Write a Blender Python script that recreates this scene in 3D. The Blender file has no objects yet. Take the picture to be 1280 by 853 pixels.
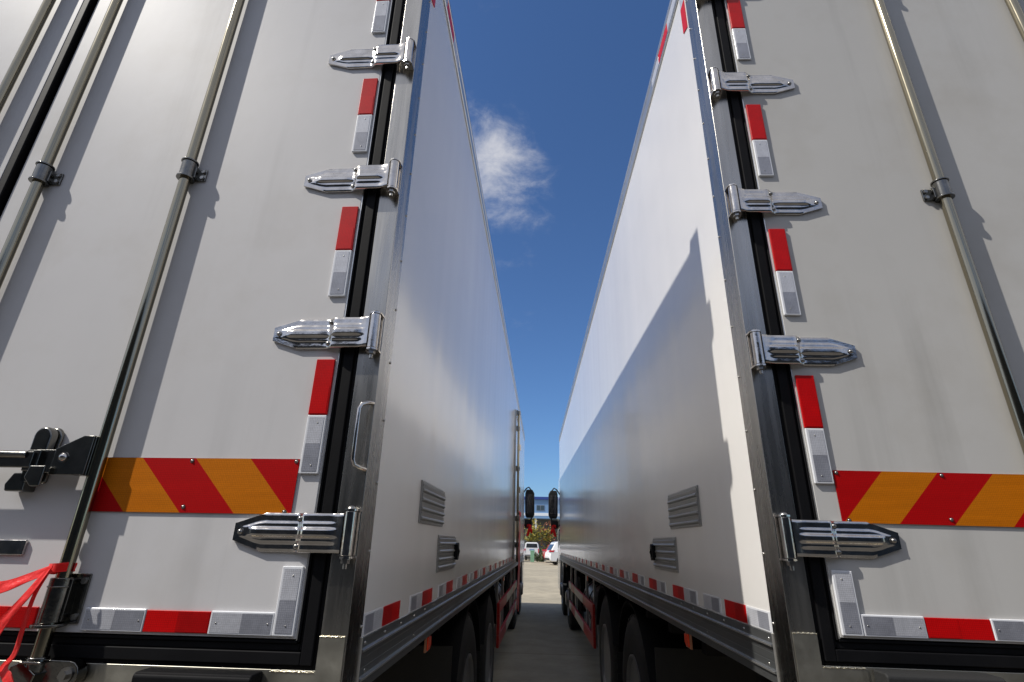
import bpy, bmesh, math, random
from mathutils import Vector, Matrix
PI = math.pi
random.seed(11)
S = bpy.context.scene
C = S.collection

# ------------------------------------------------------------------ camera
CAM_F, CAM_PITCH, CAM_YAW, CAM_ROLL = 644.0, 0.3747, 0.0550, -0.0238
cd = bpy.data.cameras.new('camera')
cam = bpy.data.objects.new('camera', cd)
C.objects.link(cam)
cd.sensor_width = 36.0
cd.sensor_fit = 'HORIZONTAL'
cd.lens = 36.0 * CAM_F / 1280.0
cd.clip_start = 0.02
cd.clip_end = 4000.0
cam.matrix_world = (Matrix.Translation((0, 0, 1.44)) @ Matrix.Rotation(CAM_YAW, 4, 'Z') @ Matrix.Rotation(CAM_PITCH, 4, 'X')
                    @ Matrix.Rotation(CAM_ROLL, 4, 'Y') @ Matrix.Rotation(PI / 2, 4, 'X'))
S.camera = cam

# ------------------------------------------------------------------ light
SUN_TRAVEL = Vector((1.0, 0.43, -1.226)).normalized()
SUN_FROM = -SUN_TRAVEL
EL = math.asin(SUN_FROM.z)
AZ = math.atan2(SUN_FROM.x, SUN_FROM.y)       # clockwise from +Y
sl = bpy.data.lights.new('sun', 'SUN')
sl.energy = 4.7
sl.angle = math.radians(0.55)
sl.color = (1.0, 0.955, 0.88)
so = bpy.data.objects.new('sun', sl)
C.objects.link(so)
so.rotation_euler = SUN_TRAVEL.to_track_quat('-Z', 'Y').to_euler()
so.location = (-20, -10, 30)

w = bpy.data.worlds.new('World')
S.world = w
w.use_nodes = True
wn, wl = w.node_tree.nodes, w.node_tree.links
wn.clear()
def N(t, **k):
    n = wn.new(t)
    for a, b in k.items(): setattr(n, a, b)
    return n
out = N('ShaderNodeOutputWorld'); bg = N('ShaderNodeBackground')
bg.inputs['Strength'].default_value = 0.135
sky = N('ShaderNodeTexSky', sky_type='NISHITA')
sky.sun_disc = False
sky.sun_elevation = EL
sky.sun_rotation = AZ
sky.air_density = 1.0; sky.dust_density = 0.4; sky.ozone_density = 4.5
tint = N('ShaderNodeMix', data_type='RGBA', blend_type='MULTIPLY')
tint.inputs[0].default_value = 1.0
tint.inputs[7].default_value = (0.56, 0.72, 0.90, 1)
wl.new(sky.outputs[0], tint.inputs[6])
tc = N('ShaderNodeTexCoord')
def mth(op, a, b=None, c=None):
    n = N('ShaderNodeMath', operation=op)
    for i, x in enumerate((a, b, c)):
        if x is None: continue
        if isinstance(x, (int, float)): n.inputs[i].default_value = x
        else: wl.new(x, n.inputs[i])
    return n.outputs[0]
mp = N('ShaderNodeMapping'); mp.inputs['Scale'].default_value = (1, 1, 1.7); mp.inputs['Location'].default_value = (0.3, 0.1, 0.6)
wl.new(tc.outputs['Generated'], mp.inputs[0])
nz = N('ShaderNodeTexNoise'); nz.inputs['Scale'].default_value = 3.2; nz.inputs['Detail'].default_value = 9; nz.inputs['Roughness'].default_value = 0.6; nz.inputs['Distortion'].default_value = 0.5
wl.new(mp.outputs[0], nz.inputs['Vector'])
nz2 = N('ShaderNodeTexNoise'); nz2.inputs['Scale'].default_value = 12.0; nz2.inputs['Detail'].default_value = 9; nz2.inputs['Roughness'].default_value = 0.62; nz2.inputs['Distortion'].default_value = 0.25
wl.new(mp.outputs[0], nz2.inputs['Vector'])
def patch(d, k):      # a soft round bank of cloud about direction d
    dt = N('ShaderNodeVectorMath', operation='DOT_PRODUCT')
    wl.new(tc.outputs['Generated'], dt.inputs[0]); dt.inputs[1].default_value = Vector(d).normalized()
    return mth('EXPONENT', mth('MULTIPLY', mth('SUBTRACT', dt.outputs['Value'], 1.0), k))
CLOUDS_AND_FILL = [((-0.115, 0.770, 0.627), 100.0, 0.34), ((-0.020, 0.795, 0.605), 220.0, 0.18), ((-0.66, 0.40, 0.60), 9.0, 0.50), ((0.90, 0.10, 0.60), 4.5, 0.50), ((-0.75, -0.62, 0.62), 3.0, 0.52), ((0.75, -0.85, 0.45), 4.0, 0.26), ((-0.055, 0.725, 0.687), 350.0, 0.30), ((0.165, 0.78, 0.60), 350.0, 0.22), ((0.02, 0.70, 0.78), 40.0, -0.22), ((0.16, 0.70, 0.70), 40.0, -0.18), ((0.0, -0.45, 1.0), 6.0, 0.40), ((-0.95, 0.1, 0.3), 5.0, 0.3)]  # several banks out of view are added for neutral fill and whiter reflections
acc = None
for d, k, a in CLOUDS_AND_FILL:
    g = mth('MULTIPLY', patch(d, k), a)
    acc = g if acc is None else mth('ADD', acc, g)
den = mth('ADD', mth('MULTIPLY', nz.outputs[0], 0.55), mth('MULTIPLY', nz2.outputs[0], 0.98))
den = mth('ADD', den, acc)
mr = N('ShaderNodeMapRange', interpolation_type='SMOOTHERSTEP')
wl.new(den, mr.inputs[0])
mr.inputs[1].default_value = 0.90; mr.inputs[2].default_value = 1.62; mr.inputs[3].default_value = 0.0; mr.inputs[4].default_value = 0.74
cm = N('ShaderNodeMix', data_type='RGBA')
wl.new(mr.outputs[0], cm.inputs[0]); wl.new(tint.outputs[2], cm.inputs[6]); cm.inputs[7].default_value = (6.3, 6.2, 6.2, 1)
wl.new(cm.outputs[2], bg.inputs['Color']); wl.new(bg.outputs[0], out.inputs['Surface'])

S.render.engine = 'CYCLES'
S.view_settings.view_transform = 'Standard'
S.view_settings.look = 'None'
S.view_settings.exposure = 0.0
S.view_settings.gamma = 1.0
S.cycles.max_bounces = 8
S.cycles.diffuse_bounces = 5
S.cycles.glossy_bounces = 5

# ------------------------------------------------------------------ materials
def mat(name, col, rough=0.5, metal=0.0, honey=0.0, streak=0.0, var=0.0, vscale=4.0, stretch=(1, 1, 1), bump=0.0, bscale=60.0, bstretch=None,
        coat=0.0, rvar=0.0, dirt=None, dscale=2.0, emit=None, bdist=0.01, spec=None):
    m = bpy.data.materials.new(name); m.use_nodes = True
    nt = m.node_tree; n, l = nt.nodes, nt.links
    p = n['Principled BSDF']
    p.inputs['Base Color'].default_value = (*col, 1)
    p.inputs['Roughness'].default_value = rough
    p.inputs['Metallic'].default_value = metal
    p.inputs['Coat Weight'].default_value = coat
    p.inputs['Coat Roughness'].default_value = 0.04
    if spec is not None: p.inputs['Specular IOR Level'].default_value = spec
    t = n.new('ShaderNodeTexCoord')
    def noise(scale, st, detail=6):
        q = n.new('ShaderNodeMapping'); q.inputs['Scale'].default_value = st
        l.new(t.outputs['Object'], q.inputs[0])
        z = n.new('ShaderNodeTexNoise'); z.inputs['Scale'].default_value = scale; z.inputs['Detail'].default_value = detail
        z.inputs['Roughness'].default_value = 0.6
        l.new(q.outputs[0], z.inputs['Vector'])
        return z.outputs[0]
    src = None
    if var:
        z = noise(vscale, stretch)
        r = n.new('ShaderNodeMapRange'); l.new(z, r.inputs[0])
        r.inputs[1].default_value = 0.3; r.inputs[2].default_value = 0.7
        r.inputs[3].default_value = 1 - var; r.inputs[4].default_value = 1 + var * 0.5
        mx = n.new('ShaderNodeMix'); mx.data_type = 'RGBA'; mx.blend_type = 'MULTIPLY'; mx.inputs[0].default_value = 1
        mx.inputs[6].default_value = (*col, 1); l.new(r.outputs[0], mx.inputs[7]); src = mx.outputs[2]
    if dirt:
        z = noise(dscale, (1, 1, 1), 10)
        r = n.new('ShaderNodeMapRange'); l.new(z, r.inputs[0])
        r.inputs[1].default_value = 0.5; r.inputs[2].default_value = 0.75; r.inputs[3].default_value = 0.0; r.inputs[4].default_value = dirt[3]
        mx = n.new('ShaderNodeMix'); mx.data_type = 'RGBA'
        l.new(r.outputs[0], mx.inputs[0])
        if src: l.new(src, mx.inputs[6])
        else: mx.inputs[6].default_value = (*col, 1)
        mx.inputs[7].default_value = (*dirt[:3], 1); src = mx.outputs[2]
    if streak:
        z = noise(7, (1, 0.45, 0.05), 8)
        r = n.new('ShaderNodeMapRange'); l.new(z, r.inputs[0]); r.inputs[1].default_value = 0.54; r.inputs[2].default_value = 0.74
        r.inputs[3].default_value = 1.0; r.inputs[4].default_value = 1 - streak
        z2 = noise(1.1, (1, 1, 0.6), 3); r2 = n.new('ShaderNodeMapRange'); l.new(z2, r2.inputs[0]); r2.inputs[1].default_value = 0.42; r2.inputs[2].default_value = 0.6
        mx = n.new('ShaderNodeMix'); mx.data_type = 'RGBA'; mx.blend_type = 'MULTIPLY'; l.new(r2.outputs[0], mx.inputs[0])
        if src: l.new(src, mx.inputs[6])
        else: mx.inputs[6].default_value = (*col, 1)
        l.new(r.outputs[0], mx.inputs[7]); src = mx.outputs[2]
    if honey:
        vo = n.new('ShaderNodeTexVoronoi'); vo.inputs['Scale'].default_value = 230; vo.inputs['Randomness'].default_value = 0.15
        l.new(t.outputs['Object'], vo.inputs['Vector'])
        r = n.new('ShaderNodeMapRange'); l.new(vo.outputs['Distance'], r.inputs[0]); r.inputs[1].default_value = 0.2; r.inputs[2].default_value = 0.75
        r.inputs[3].default_value = 1.0; r.inputs[4].default_value = 1 - honey
        mx = n.new('ShaderNodeMix'); mx.data_type = 'RGBA'; mx.blend_type = 'MULTIPLY'; mx.inputs[0].default_value = 1
        if src: l.new(src, mx.inputs[6])
        else: mx.inputs[6].default_value = (*col, 1)
        l.new(r.outputs[0], mx.inputs[7]); src = mx.outputs[2]
    if src: l.new(src, p.inputs['Base Color'])
    if rvar:
        z = noise(vscale * 1.7, stretch)
        r = n.new('ShaderNodeMapRange'); l.new(z, r.inputs[0])
        r.inputs[1].default_value = 0.3; r.inputs[2].default_value = 0.7
        r.inputs[3].default_value = max(0.02, rough - rvar); r.inputs[4].default_value = rough + rvar
        l.new(r.outputs[0], p.inputs['Roughness'])
    if bump:
        z = noise(bscale, bstretch or stretch, 1 if bscale < 3 else 4)
        b = n.new('ShaderNodeBump'); b.inputs['Strength'].default_value = bump; b.inputs['Distance'].default_value = bdist
        l.new(z, b.inputs['Height']); l.new(b.outputs[0], p.inputs['Normal'])
        if coat: l.new(b.outputs[0], p.inputs['Coat Normal'])
    if emit:
        p.inputs['Emission Color'].default_value = (*emit[:3], 1); p.inputs['Emission Strength'].default_value = emit[3]
    return m
M = {}
M['side'] = mat('white_gelcoat', (0.79, 0.77, 0.745), streak=0.06, rough=0.19, var=0.03, vscale=1.2, bump=0.30, bscale=1.4, bstretch=(1, 2.2, 0.10), bdist=0.009, coat=0.50, dirt=(0.55, 0.52, 0.47, 0.10), dscale=3.0)
M['side'].node_tree.nodes['Principled BSDF'].inputs['Coat Roughness'].default_value = 0.11
M['door_R'] = mat('right_door_skin', (0.52, 0.51, 0.49), streak=0.18, rough=0.5, spec=0.10, var=0.05, vscale=1.3, bump=0.12, bscale=4.0, bstretch=(1, 1, 0.5), bdist=0.006, dirt=(0.36, 0.33, 0.28, 0.34), dscale=3.0)  # door skin of the right truck, a darker tone than the left
M['door_L'] = mat('white_door_skin', (0.61, 0.60, 0.60), streak=0.16, rough=0.5, spec=0.10, var=0.05, vscale=1.6, bump=0.12, bscale=5.0, bstretch=(1, 1, 0.5), bdist=0.006, dirt=(0.40, 0.37, 0.33, 0.32), dscale=3.2)
M['steel'] = mat('brushed_stainless', (0.44, 0.425, 0.395), 0.27, 1.0, var=0.28, vscale=16, stretch=(1, 1, 0.07), bump=0.10, bscale=160, bstretch=(1, 1, 0.015), rvar=0.08, bdist=0.002)
M['steel_plate'] = mat('mill_finish_steel', (0.52, 0.50, 0.43), 0.40, 1.0, var=0.22, vscale=9, bump=0.12, bscale=45, rvar=0.1, bdist=0.002)
M['weld'] = mat('weld_bead', (0.72, 0.66, 0.50), 0.33, 1.0, bump=0.8, bscale=220, bdist=0.003)
M['chrome'] = mat('polished_steel', (0.60, 0.57, 0.54), 0.12, 1.0, var=0.22, vscale=26, rvar=0.09, bump=0.14, bscale=40, bdist=0.0025)
M['chrome_bar'] = mat('polished_tube', (0.33, 0.295, 0.215), 0.13, 1.0, var=0.10, vscale=8, stretch=(1, 1, 0.2), rvar=0.05)
M['cast'] = mat('dark_cast_steel', (0.20, 0.195, 0.18), 0.20, 1.0, var=0.25, vscale=30, bump=0.2, bscale=80, bdist=0.002)
M['bolt'] = mat('bolt_steel', (0.35, 0.34, 0.32), 0.28, 1.0)
M['rubber'] = mat('black_rubber', (0.006, 0.006, 0.007), 0.60, spec=0.12, var=0.3, vscale=12, bump=0.1, bscale=60, bdist=0.002)
M['rubber_matt'] = mat('matt_rubber', (0.014, 0.014, 0.014), 0.75, bump=0.3, bscale=90, bdist=0.003)
M['alu'] = mat('anodised_rail', (0.27, 0.28, 0.285), streak=0.3, rough=0.36, metal=0.85, var=0.10, vscale=5, stretch=(1, 0.2, 1), bump=0.12, bscale=120, bstretch=(1, 0.01, 1), bdist=0.002)
M['alu_light'] = mat('rail_edge', (0.80, 0.79, 0.76), 0.32, 0.9)
M['alu_trim'] = mat('roof_trim', (0.56, 0.57, 0.58), 0.30, 0.9, var=0.1, vscale=4)
M['vent'] = mat('vent_aluminium', (0.40, 0.40, 0.39), streak=0.3, rough=0.42, metal=0.75, var=0.1, vscale=14, stretch=(1, 0.2, 1), bump=0.1, bscale=150, bstretch=(1, 0.02, 1), bdist=0.002)
M['red_tape'] = mat('red_reflective', (0.60, 0.002, 0.003), honey=0.35, rough=0.34, spec=0.22, var=0.10, vscale=26, bump=0.18, bscale=420, bdist=0.0012, coat=0.0)
M['red_tape2'] = mat('red_reflective_dark', (0.40, 0.002, 0.003), honey=0.35, rough=0.34, spec=0.22, var=0.12, vscale=30, bump=0.18, bscale=420, bdist=0.0012, coat=0.0)
M['white_tape'] = mat('silver_reflective', (0.60, 0.61, 0.66), honey=0.35, rough=0.30, metal=0.10, var=0.14, vscale=30, bump=0.25, bscale=420, bdist=0.0012, coat=0.3)
M['grey_tape'] = mat('grey_reflective', (0.33, 0.34, 0.39), honey=0.35, rough=0.32, metal=0.15, var=0.18, vscale=30, bump=0.25, bscale=420, bdist=0.0012, coat=0.3)
M['tape_edge'] = mat('clear_plastic_edge', (0.72, 0.73, 0.76), 0.22, coat=0.4)
M['orange'] = mat('orange_reflective', (0.60, 0.17, 0.002), honey=0.35, rough=0.40, spec=0.2, var=0.14, vscale=14, stretch=(0.25, 1, 3.2), bump=0.1, bscale=300, bdist=0.001)
M['hz_red'] = mat('hazard_red', (0.48, 0.002, 0.003), honey=0.35, rough=0.40, spec=0.2, var=0.08, vscale=14, stretch=(0.25, 1, 3.2), bump=0.1, bscale=300, bdist=0.001)
M['plate'] = mat('plate_back', (0.3, 0.3, 0.3), 0.4, 0.8)
M['ribbon'] = mat('red_satin', (0.85, 0.006, 0.004), 0.42, spec=0.3, var=0.2, vscale=14, bump=0.9, bscale=34, bdist=0.004)
M['ribbon'].node_tree.nodes['Principled BSDF'].inputs['Sheen Weight'].default_value = 0.3
M['marker'] = mat('amber_red_lens', (0.72, 0.05, 0.008), 0.2, bump=0.3, bscale=250, bdist=0.002, coat=0.4)
M['marker_frame'] = mat('marker_frame', (0.35, 0.16, 0.09), 0.35)
M['black'] = mat('black_paint', (0.008, 0.008, 0.009), 0.5, spec=0.3, var=0.2, vscale=6)
M['frame_black'] = mat('chassis_black', (0.006, 0.006, 0.007), 0.7, var=0.3, vscale=5, spec=0.2)
M['tyre'] = mat('tyre_rubber', (0.014, 0.0135, 0.013), 0.72, var=0.25, vscale=9, bump=0.2, bscale=50, bdist=0.004)
M['rim'] = mat('wheel_silver', (0.30, 0.30, 0.31), 0.38, 0.7, var=0.15, vscale=8)
M['guard_red'] = mat('guard_red_paint', (0.42, 0.012, 0.010), 0.35, var=0.1)
M['guard_white'] = mat('guard_white_paint', (0.62, 0.60, 0.52), 0.4, var=0.1)
M['tank'] = mat('tank_aluminium', (0.45, 0.45, 0.45), 0.3, 0.9)
M['cab'] = mat('cab_white_paint', (0.72, 0.72, 0.72), 0.25, coat=0.6)
M['glass'] = mat('dark_glass', (0.02, 0.025, 0.03), 0.06, coat=0.5)
M['mirror_glass'] = mat('mirror_glass', (0.10, 0.10, 0.11), 0.06, 1.0)
M['car_white'] = mat('car_white_paint', (0.82, 0.82, 0.82), 0.2, coat=0.8)
M['car_red'] = mat('car_red_paint', (0.45, 0.02, 0.02), 0.25, coat=0.8)
M['tail'] = mat('tail_lamp_red', (0.55, 0.01, 0.02), 0.15, coat=0.6)
M['bld_blue'] = mat('blue_cladding', (0.16, 0.29, 0.50), 0.55, var=0.08, vscale=0.5)
M['bld_navy'] = mat('navy_cornice', (0.02, 0.05, 0.24), 0.5)
M['bld_white'] = mat('white_band', (0.70, 0.74, 0.80), 0.6)
M['bld_grey'] = mat('grey_render', (0.22, 0.22, 0.21), 0.85, var=0.2, vscale=0.8)
M['bld_dark'] = mat('dark_opening', (0.10, 0.10, 0.098), 0.7, var=0.3, vscale=0.7)
M['winframe'] = mat('window_frame_paint', (0.16, 0.17, 0.20), 0.5)
M['win'] = mat('window_glass', (0.03, 0.05, 0.07), 0.08, coat=0.4)
M['green'] = mat('pale_green_paint', (0.20, 0.38, 0.24), 0.6, var=0.15)
M['fence'] = mat('black_iron', (0.02, 0.02, 0.02), 0.5)
M['bark'] = mat('bark', (0.10, 0.075, 0.05), 0.9, var=0.3, bump=0.6, bscale=20)
M['leaf_y'] = mat('yellow_leaf', (0.44, 0.35, 0.04), 0.6, var=0.35, vscale=5)
M['leaf_g'] = mat('green_leaf', (0.07, 0.10, 0.03), 0.6, var=0.35, vscale=5)
M['leaf_r'] = mat('rust_leaf', (0.30, 0.09, 0.03), 0.6, var=0.35, vscale=5)
M['ware'] = mat('added_shed_wall', (0.075, 0.066, 0.054), 0.7, var=0.25, vscale=0.5, stretch=(1, 1, 0.2))
M['ware_roof'] = mat('added_shed_roof', (0.12, 0.12, 0.125), 0.6)
M['ware_door'] = mat('added_shed_door', (0.04, 0.045, 0.05), 0.5)

# ground material: dusty pale concrete with joints, stains
def ground_mat():
    m = bpy.data.materials.new('dusty_concrete'); m.use_nodes = True
    n, l = m.node_tree.nodes, m.node_tree.links
    p = n['Principled BSDF']; p.inputs['Roughness'].default_value = 0.85
    t = n.new('ShaderNodeTexCoord')
    def nz(s, d=8):
        z = n.new('ShaderNodeTexNoise'); z.inputs['Scale'].default_value = s; z.inputs['Detail'].default_value = d
        z.inputs['Roughness'].default_value = 0.65; l.new(t.outputs['Object'], z.inputs['Vector']); return z.outputs[0]
    cr = n.new('ShaderNodeValToRGB'); l.new(nz(0.35), cr.inputs[0])
    cr.color_ramp.elements[0].position = 0.32; cr.color_ramp.elements[0].color = (0.30, 0.265, 0.195, 1)
    cr.color_ramp.elements[1].position = 0.70; cr.color_ramp.elements[1].color = (0.46, 0.40, 0.29, 1)
    c2 = n.new('ShaderNodeValToRGB'); l.new(nz(2.6), c2.inputs[0])
    c2.color_ramp.elements[0].position = 0.30; c2.color_ramp.elements[0].color = (0.68, 0.68, 0.68, 1)
    c2.color_ramp.elements[1].position = 0.62; c2.color_ramp.elements[1].color = (1, 1, 1, 1)
    mx = n.new('ShaderNodeMix'); mx.data_type = 'RGBA'; mx.blend_type = 'MULTIPLY'; mx.inputs[0].default_value = 0.8
    l.new(cr.outputs[0], mx.inputs[6]); l.new(c2.outputs[0], mx.inputs[7])
    br = n.new('ShaderNodeTexBrick'); br.offset = 0.0
    br.inputs['Scale'].default_value = 1.0; br.inputs['Mortar Size'].default_value = 0.012; br.inputs['Brick Width'].default_value = 60; br.inputs['Row Height'].default_value = 5.0
    br.inputs['Color1'].default_value = (1, 1, 1, 1); br.inputs['Color2'].default_value = (0.92, 0.92, 0.92, 1); br.inputs['Mortar'].default_value = (0.35, 0.34, 0.3, 1)
    q_ = n.new('ShaderNodeMapping'); q_.inputs['Location'].default_value = (17.0, 1.6, 0); l.new(t.outputs['Object'], q_.inputs[0]); l.new(q_.outputs[0], br.inputs['Vector'])
    m2 = n.new('ShaderNodeMix'); m2.data_type = 'RGBA'; m2.blend_type = 'MULTIPLY'; m2.inputs[0].default_value = 0.8
    l.new(mx.outputs[2], m2.inputs[6]); l.new(br.outputs[0], m2.inputs[7]); l.new(m2.outputs[2], p.inputs['Base Color'])
    b = n.new('ShaderNodeBump'); b.inputs['Strength'].default_value = 0.35; b.inputs['Distance'].default_value = 0.01
    l.new(nz(35, 5), b.inputs['Height']); l.new(b.outputs[0], p.inputs['Normal'])
    return m
M['ground'] = ground_mat()
M['apron_dark'] = mat('added_dark_apron', (0.085, 0.080, 0.072), 0.85, var=0.35, vscale=1.2, bump=0.5, bscale=60, bdist=0.006)

# ------------------------------------------------------------------ mesh helpers
class MB:
    """collects geometry in (u, v, z); s flips u so that one builder serves both trucks"""
    def __init__(self, s=1, o=(0, 0, 0)):
        self.v, self.f, self.s, self.o = [], [], s, o
    def P(self, p):
        self.v.append(((p[0] + self.o[0]) * self.s, p[1] + self.o[1], p[2] + self.o[2])); return len(self.v) - 1
    def box(self, a, b):
        x0, x1 = sorted((a[0], b[0])); y0, y1 = sorted((a[1], b[1])); z0, z1 = sorted((a[2], b[2]))
        i = [self.P(p) for p in ((x0, y0, z0), (x1, y0, z0), (x1, y1, z0), (x0, y1, z0), (x0, y0, z1), (x1, y0, z1), (x1, y1, z1), (x0, y1, z1))]
        for q in ((0, 3, 2, 1), (4, 5, 6, 7), (0, 1, 5, 4), (1, 2, 6, 5), (2, 3, 7, 6), (3, 0, 4, 7)): self.f.append([i[k] for k in q])
        return self
    def prism(self, poly, fa, fb):
        """poly = list of 2-D points, fa/fb map a point to the near and far 3-D position"""
        a = [self.P(fa(p)) for p in poly]; b = [self.P(fb(p)) for p in poly]
        n = len(poly)
        self.f.append(a[::-1]); self.f.append(b)
        for i in range(n): self.f.append([a[i], a[(i + 1) % n], b[(i + 1) % n], b[i]])
        return self
    def tube(self, pts, r, n=14, caps=True):
        pts = [Vector(p) for p in pts]; rings = []
        rr = r if isinstance(r, (list, tuple)) else [r] * len(pts)
        up = None
        for i, p in enumerate(pts):
            d = (pts[min(i + 1, len(pts) - 1)] - pts[max(i - 1, 0)]).normalized()
            if up is None: up = d.orthogonal().normalized()
            up = (up - d * up.dot(d)).normalized()
            sd = d.cross(up)
            rings.append([self.P(p + (up * math.cos(2 * PI * k / n) + sd * math.sin(2 * PI * k / n)) * rr[i]) for k in range(n)])
        for a, b in zip(rings, rings[1:]):
            for k in range(n): self.f.append([a[k], a[(k + 1) % n], b[(k + 1) % n], b[k]])
        if caps: self.f.append(rings[0][::-1]); self.f.append(rings[-1])
        return self
    def lathe(self, prof, c, axis, n=32, closed=False):
        """prof = [(radius, distance along axis)]"""
        ax = Vector(axis).normalized(); a = ax.orthogonal().normalized(); b = ax.cross(a); c = Vector(c)
        rings = [[self.P(c + ax * t + (a * math.cos(2 * PI * k / n) + b * math.sin(2 * PI * k / n)) * max(r, 1e-4)) for k in range(n)] for r, t in prof]
        pr = list(zip(rings, rings[1:])) + ([(rings[-1], rings[0])] if closed else [])
        for p, q in pr:
            for k in range(n): self.f.append([p[k], p[(k + 1) % n], q[(k + 1) % n], q[k]])
        if not closed: self.f.append(rings[0][::-1]); self.f.append(rings[-1])
        return self
    def dome(self, c, axis, r, h=None, n=12):
        h = h or r * 0.6
        return self.lathe([(r, 0)] + [(r * math.cos(t), h * math.sin(t)) for t in (0.5, 0.95, 1.3, 1.55)], c, axis, n)
    def build(self, name, m, parent=None, bevel=0.0, seg=2, sharp=35, label=None, kind=None):
        me = bpy.data.meshes.new(name); me.from_pydata(self.v, [], self.f)
        bm = bmesh.new(); bm.from_mesh(me)
        bmesh.ops.recalc_face_normals(bm, faces=bm.faces)
        for f in bm.faces: f.smooth = True
        for e in bm.edges:
            if len(e.link_faces) == 2 and e.calc_face_angle(0) > math.radians(sharp): e.smooth = False
        bm.to_mesh(me); bm.free()
        me.materials.append(m)
        o = bpy.data.objects.new(name, me); C.objects.link(o)
        if parent: o.parent = parent
        if bevel:
            b = o.modifiers.new('bevel', 'BEVEL'); b.width = bevel; b.segments = seg; b.limit_method = 'ANGLE'; b.angle_limit = math.radians(30)
            b.harden_normals = True
        if label: o['label'] = label
        if kind: o['kind'] = kind
        return o
def pieces(mb, name, m, parent, **kw):
    """one object per connected piece of mb"""
    par = list(range(len(mb.v)))
    def find(a):
        while par[a] != a: par[a] = par[par[a]]; a = par[a]
        return a
    for f in mb.f:
        for k in f[1:]: par[find(k)] = find(f[0])
    groups = {}
    for f in mb.f: groups.setdefault(find(f[0]), []).append(f)
    for fs in groups.values():
        ids = sorted({k for f in fs for k in f}); mp_ = {k: i for i, k in enumerate(ids)}
        q = MB(); q.v = [mb.v[k] for k in ids]; q.f = [[mp_[k] for k in f] for f in fs]; q.build(name, m, parent, **kw)
def empty(name, loc, rz=0.0):
    o = bpy.data.objects.new(name, None); C.objects.link(o); o.location = loc; o.rotation_euler = (0, 0, rz); o.empty_display_size = 0.3
    return o
def tag(o, label=None, cat=None, group=None, kind=None):
    if label: o['label'] = label
    if cat: o['category'] = cat
    if group: o['group'] = group
    if kind: o['kind'] = kind
    return o
def sstep(a, b, x):
    t = min(1, max(0, (x - a) / (b - a))); return t * t * (3 - 2 * t)

# ------------------------------------------------------------------ ground
g = MB(); n = 24
for i in range(n + 1):
    for j in range(n + 1): g.P((-600 + 1200 * i / n, -300 + 1500 * j / n, 0))
for i in range(n):
    for j in range(n): a = i * (n + 1) + j; g.f.append([a, a + n + 1, a + n + 2, a + 1])
tag(g.build('ground', M['ground']), kind='structure')
tag(MB().box((-40, -8.5, -0.05), (40, 0.9, 0.004)).build('added_apron', M['apron_dark']), kind='structure')  # unseen dark apron, added to darken steel reflections and ground bounce

# ------------------------------------------------------------------ the trucks
BH, BL, BW = 2.56, 10.63, 2.54        # height above the side rail, length, width of the insulated body
HINGE_Z = (0.228, 0.7225, 1.2246, 1.7285, 2.225)
ROD_U = (0.661, 1.135)

def strap(T, s, zr, zc):
    """embossed door strap: a grid raised off the door, joggled where it bridges the seal"""
    h = MB(s, (0, 0, zr + zc))
    us = [0.030, 0.036, 0.044, 0.052, 0.06, 0.07, 0.085, 0.10, 0.115, 0.124, 0.129, 0.134, 0.139, 0.146, 0.156, 0.17, 0.19, 0.21, 0.222, 0.234, 0.244, 0.252, 0.26, 0.268, 0.276, 0.285, 0.293]
    ws = [-1, -0.97, -0.8, -0.66, -0.58, -0.52, -0.46, -0.40, -0.32, -0.26, -0.21, -0.15, -0.08, 0, 0.08, 0.15, 0.21, 0.26, 0.32, 0.40, 0.46, 0.52, 0.58, 0.66, 0.8, 0.97, 1]
    def hw(u): return 0.0425 if u < 0.222 else 0.0425 + (0.019 - 0.0425) * (u - 0.222) / 0.071
    def ht(u, wv):
        b = 0.021 - 0.0135 * sstep(0.124, 0.146, u) + 0.008 * (1 - sstep(0.030, 0.060, u))
        end = sstep(0.046, 0.060, u) * (1 - sstep(0.262, 0.277, u))
        inn = sstep(0.048, 0.056, u) * (1 - sstep(0.244, 0.258, u))
        pinch = 1 - 0.65 * sstep(0.122, 0.130, u) * (1 - sstep(0.140, 0.150, u))
        w_out = 0.0235 * (1 - 0.50 * sstep(0.225, 0.276, u))
        swell = 0.0026 * (1 - sstep(w_out * 0.82, w_out * 1.05, abs(wv)))
        channel = 0.0055 * (1 - sstep(0.0060, 0.0120, abs(wv)))
        return b + pinch * (end * swell + inn * channel)
    G = []
    for u in us:
        G.append([h.P((u, -0.004 - ht(u, k * hw(u)) + (0.0015 if abs(k) == 1 else 0), k * hw(u))) for k in ws])
    for i in range(len(us) - 1):
        for j in range(len(ws) - 1): h.f.append([G[i][j], G[i + 1][j], G[i + 1][j + 1], G[i][j + 1]])
    B = []      # back sheet, 6 mm behind
    for u in us: B.append([h.P((u, -0.004 - (ht(u, hw(u)) - 0.0065), k * hw(u))) for k in (-1, 1)])
    for i in range(len(us) - 1):
        h.f.append([B[i][0], B[i][1], B[i + 1][1], B[i + 1][0]])
        h.f.append([G[i][0], B[i][0], B[i + 1][0], G[i + 1][0]]); h.f.append([G[i][-1], G[i + 1][-1], B[i + 1][1], B[i][1]])
    h.f.append([G[0][j] for j in range(len(ws))] + [B[0][1], B[0][0]]); h.f.append([G[-1][j] for j in range(len(ws))] + [B[-1][1], B[-1][0]])
    return h.build('hinge', M['chrome'], T, sharp=50)

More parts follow.
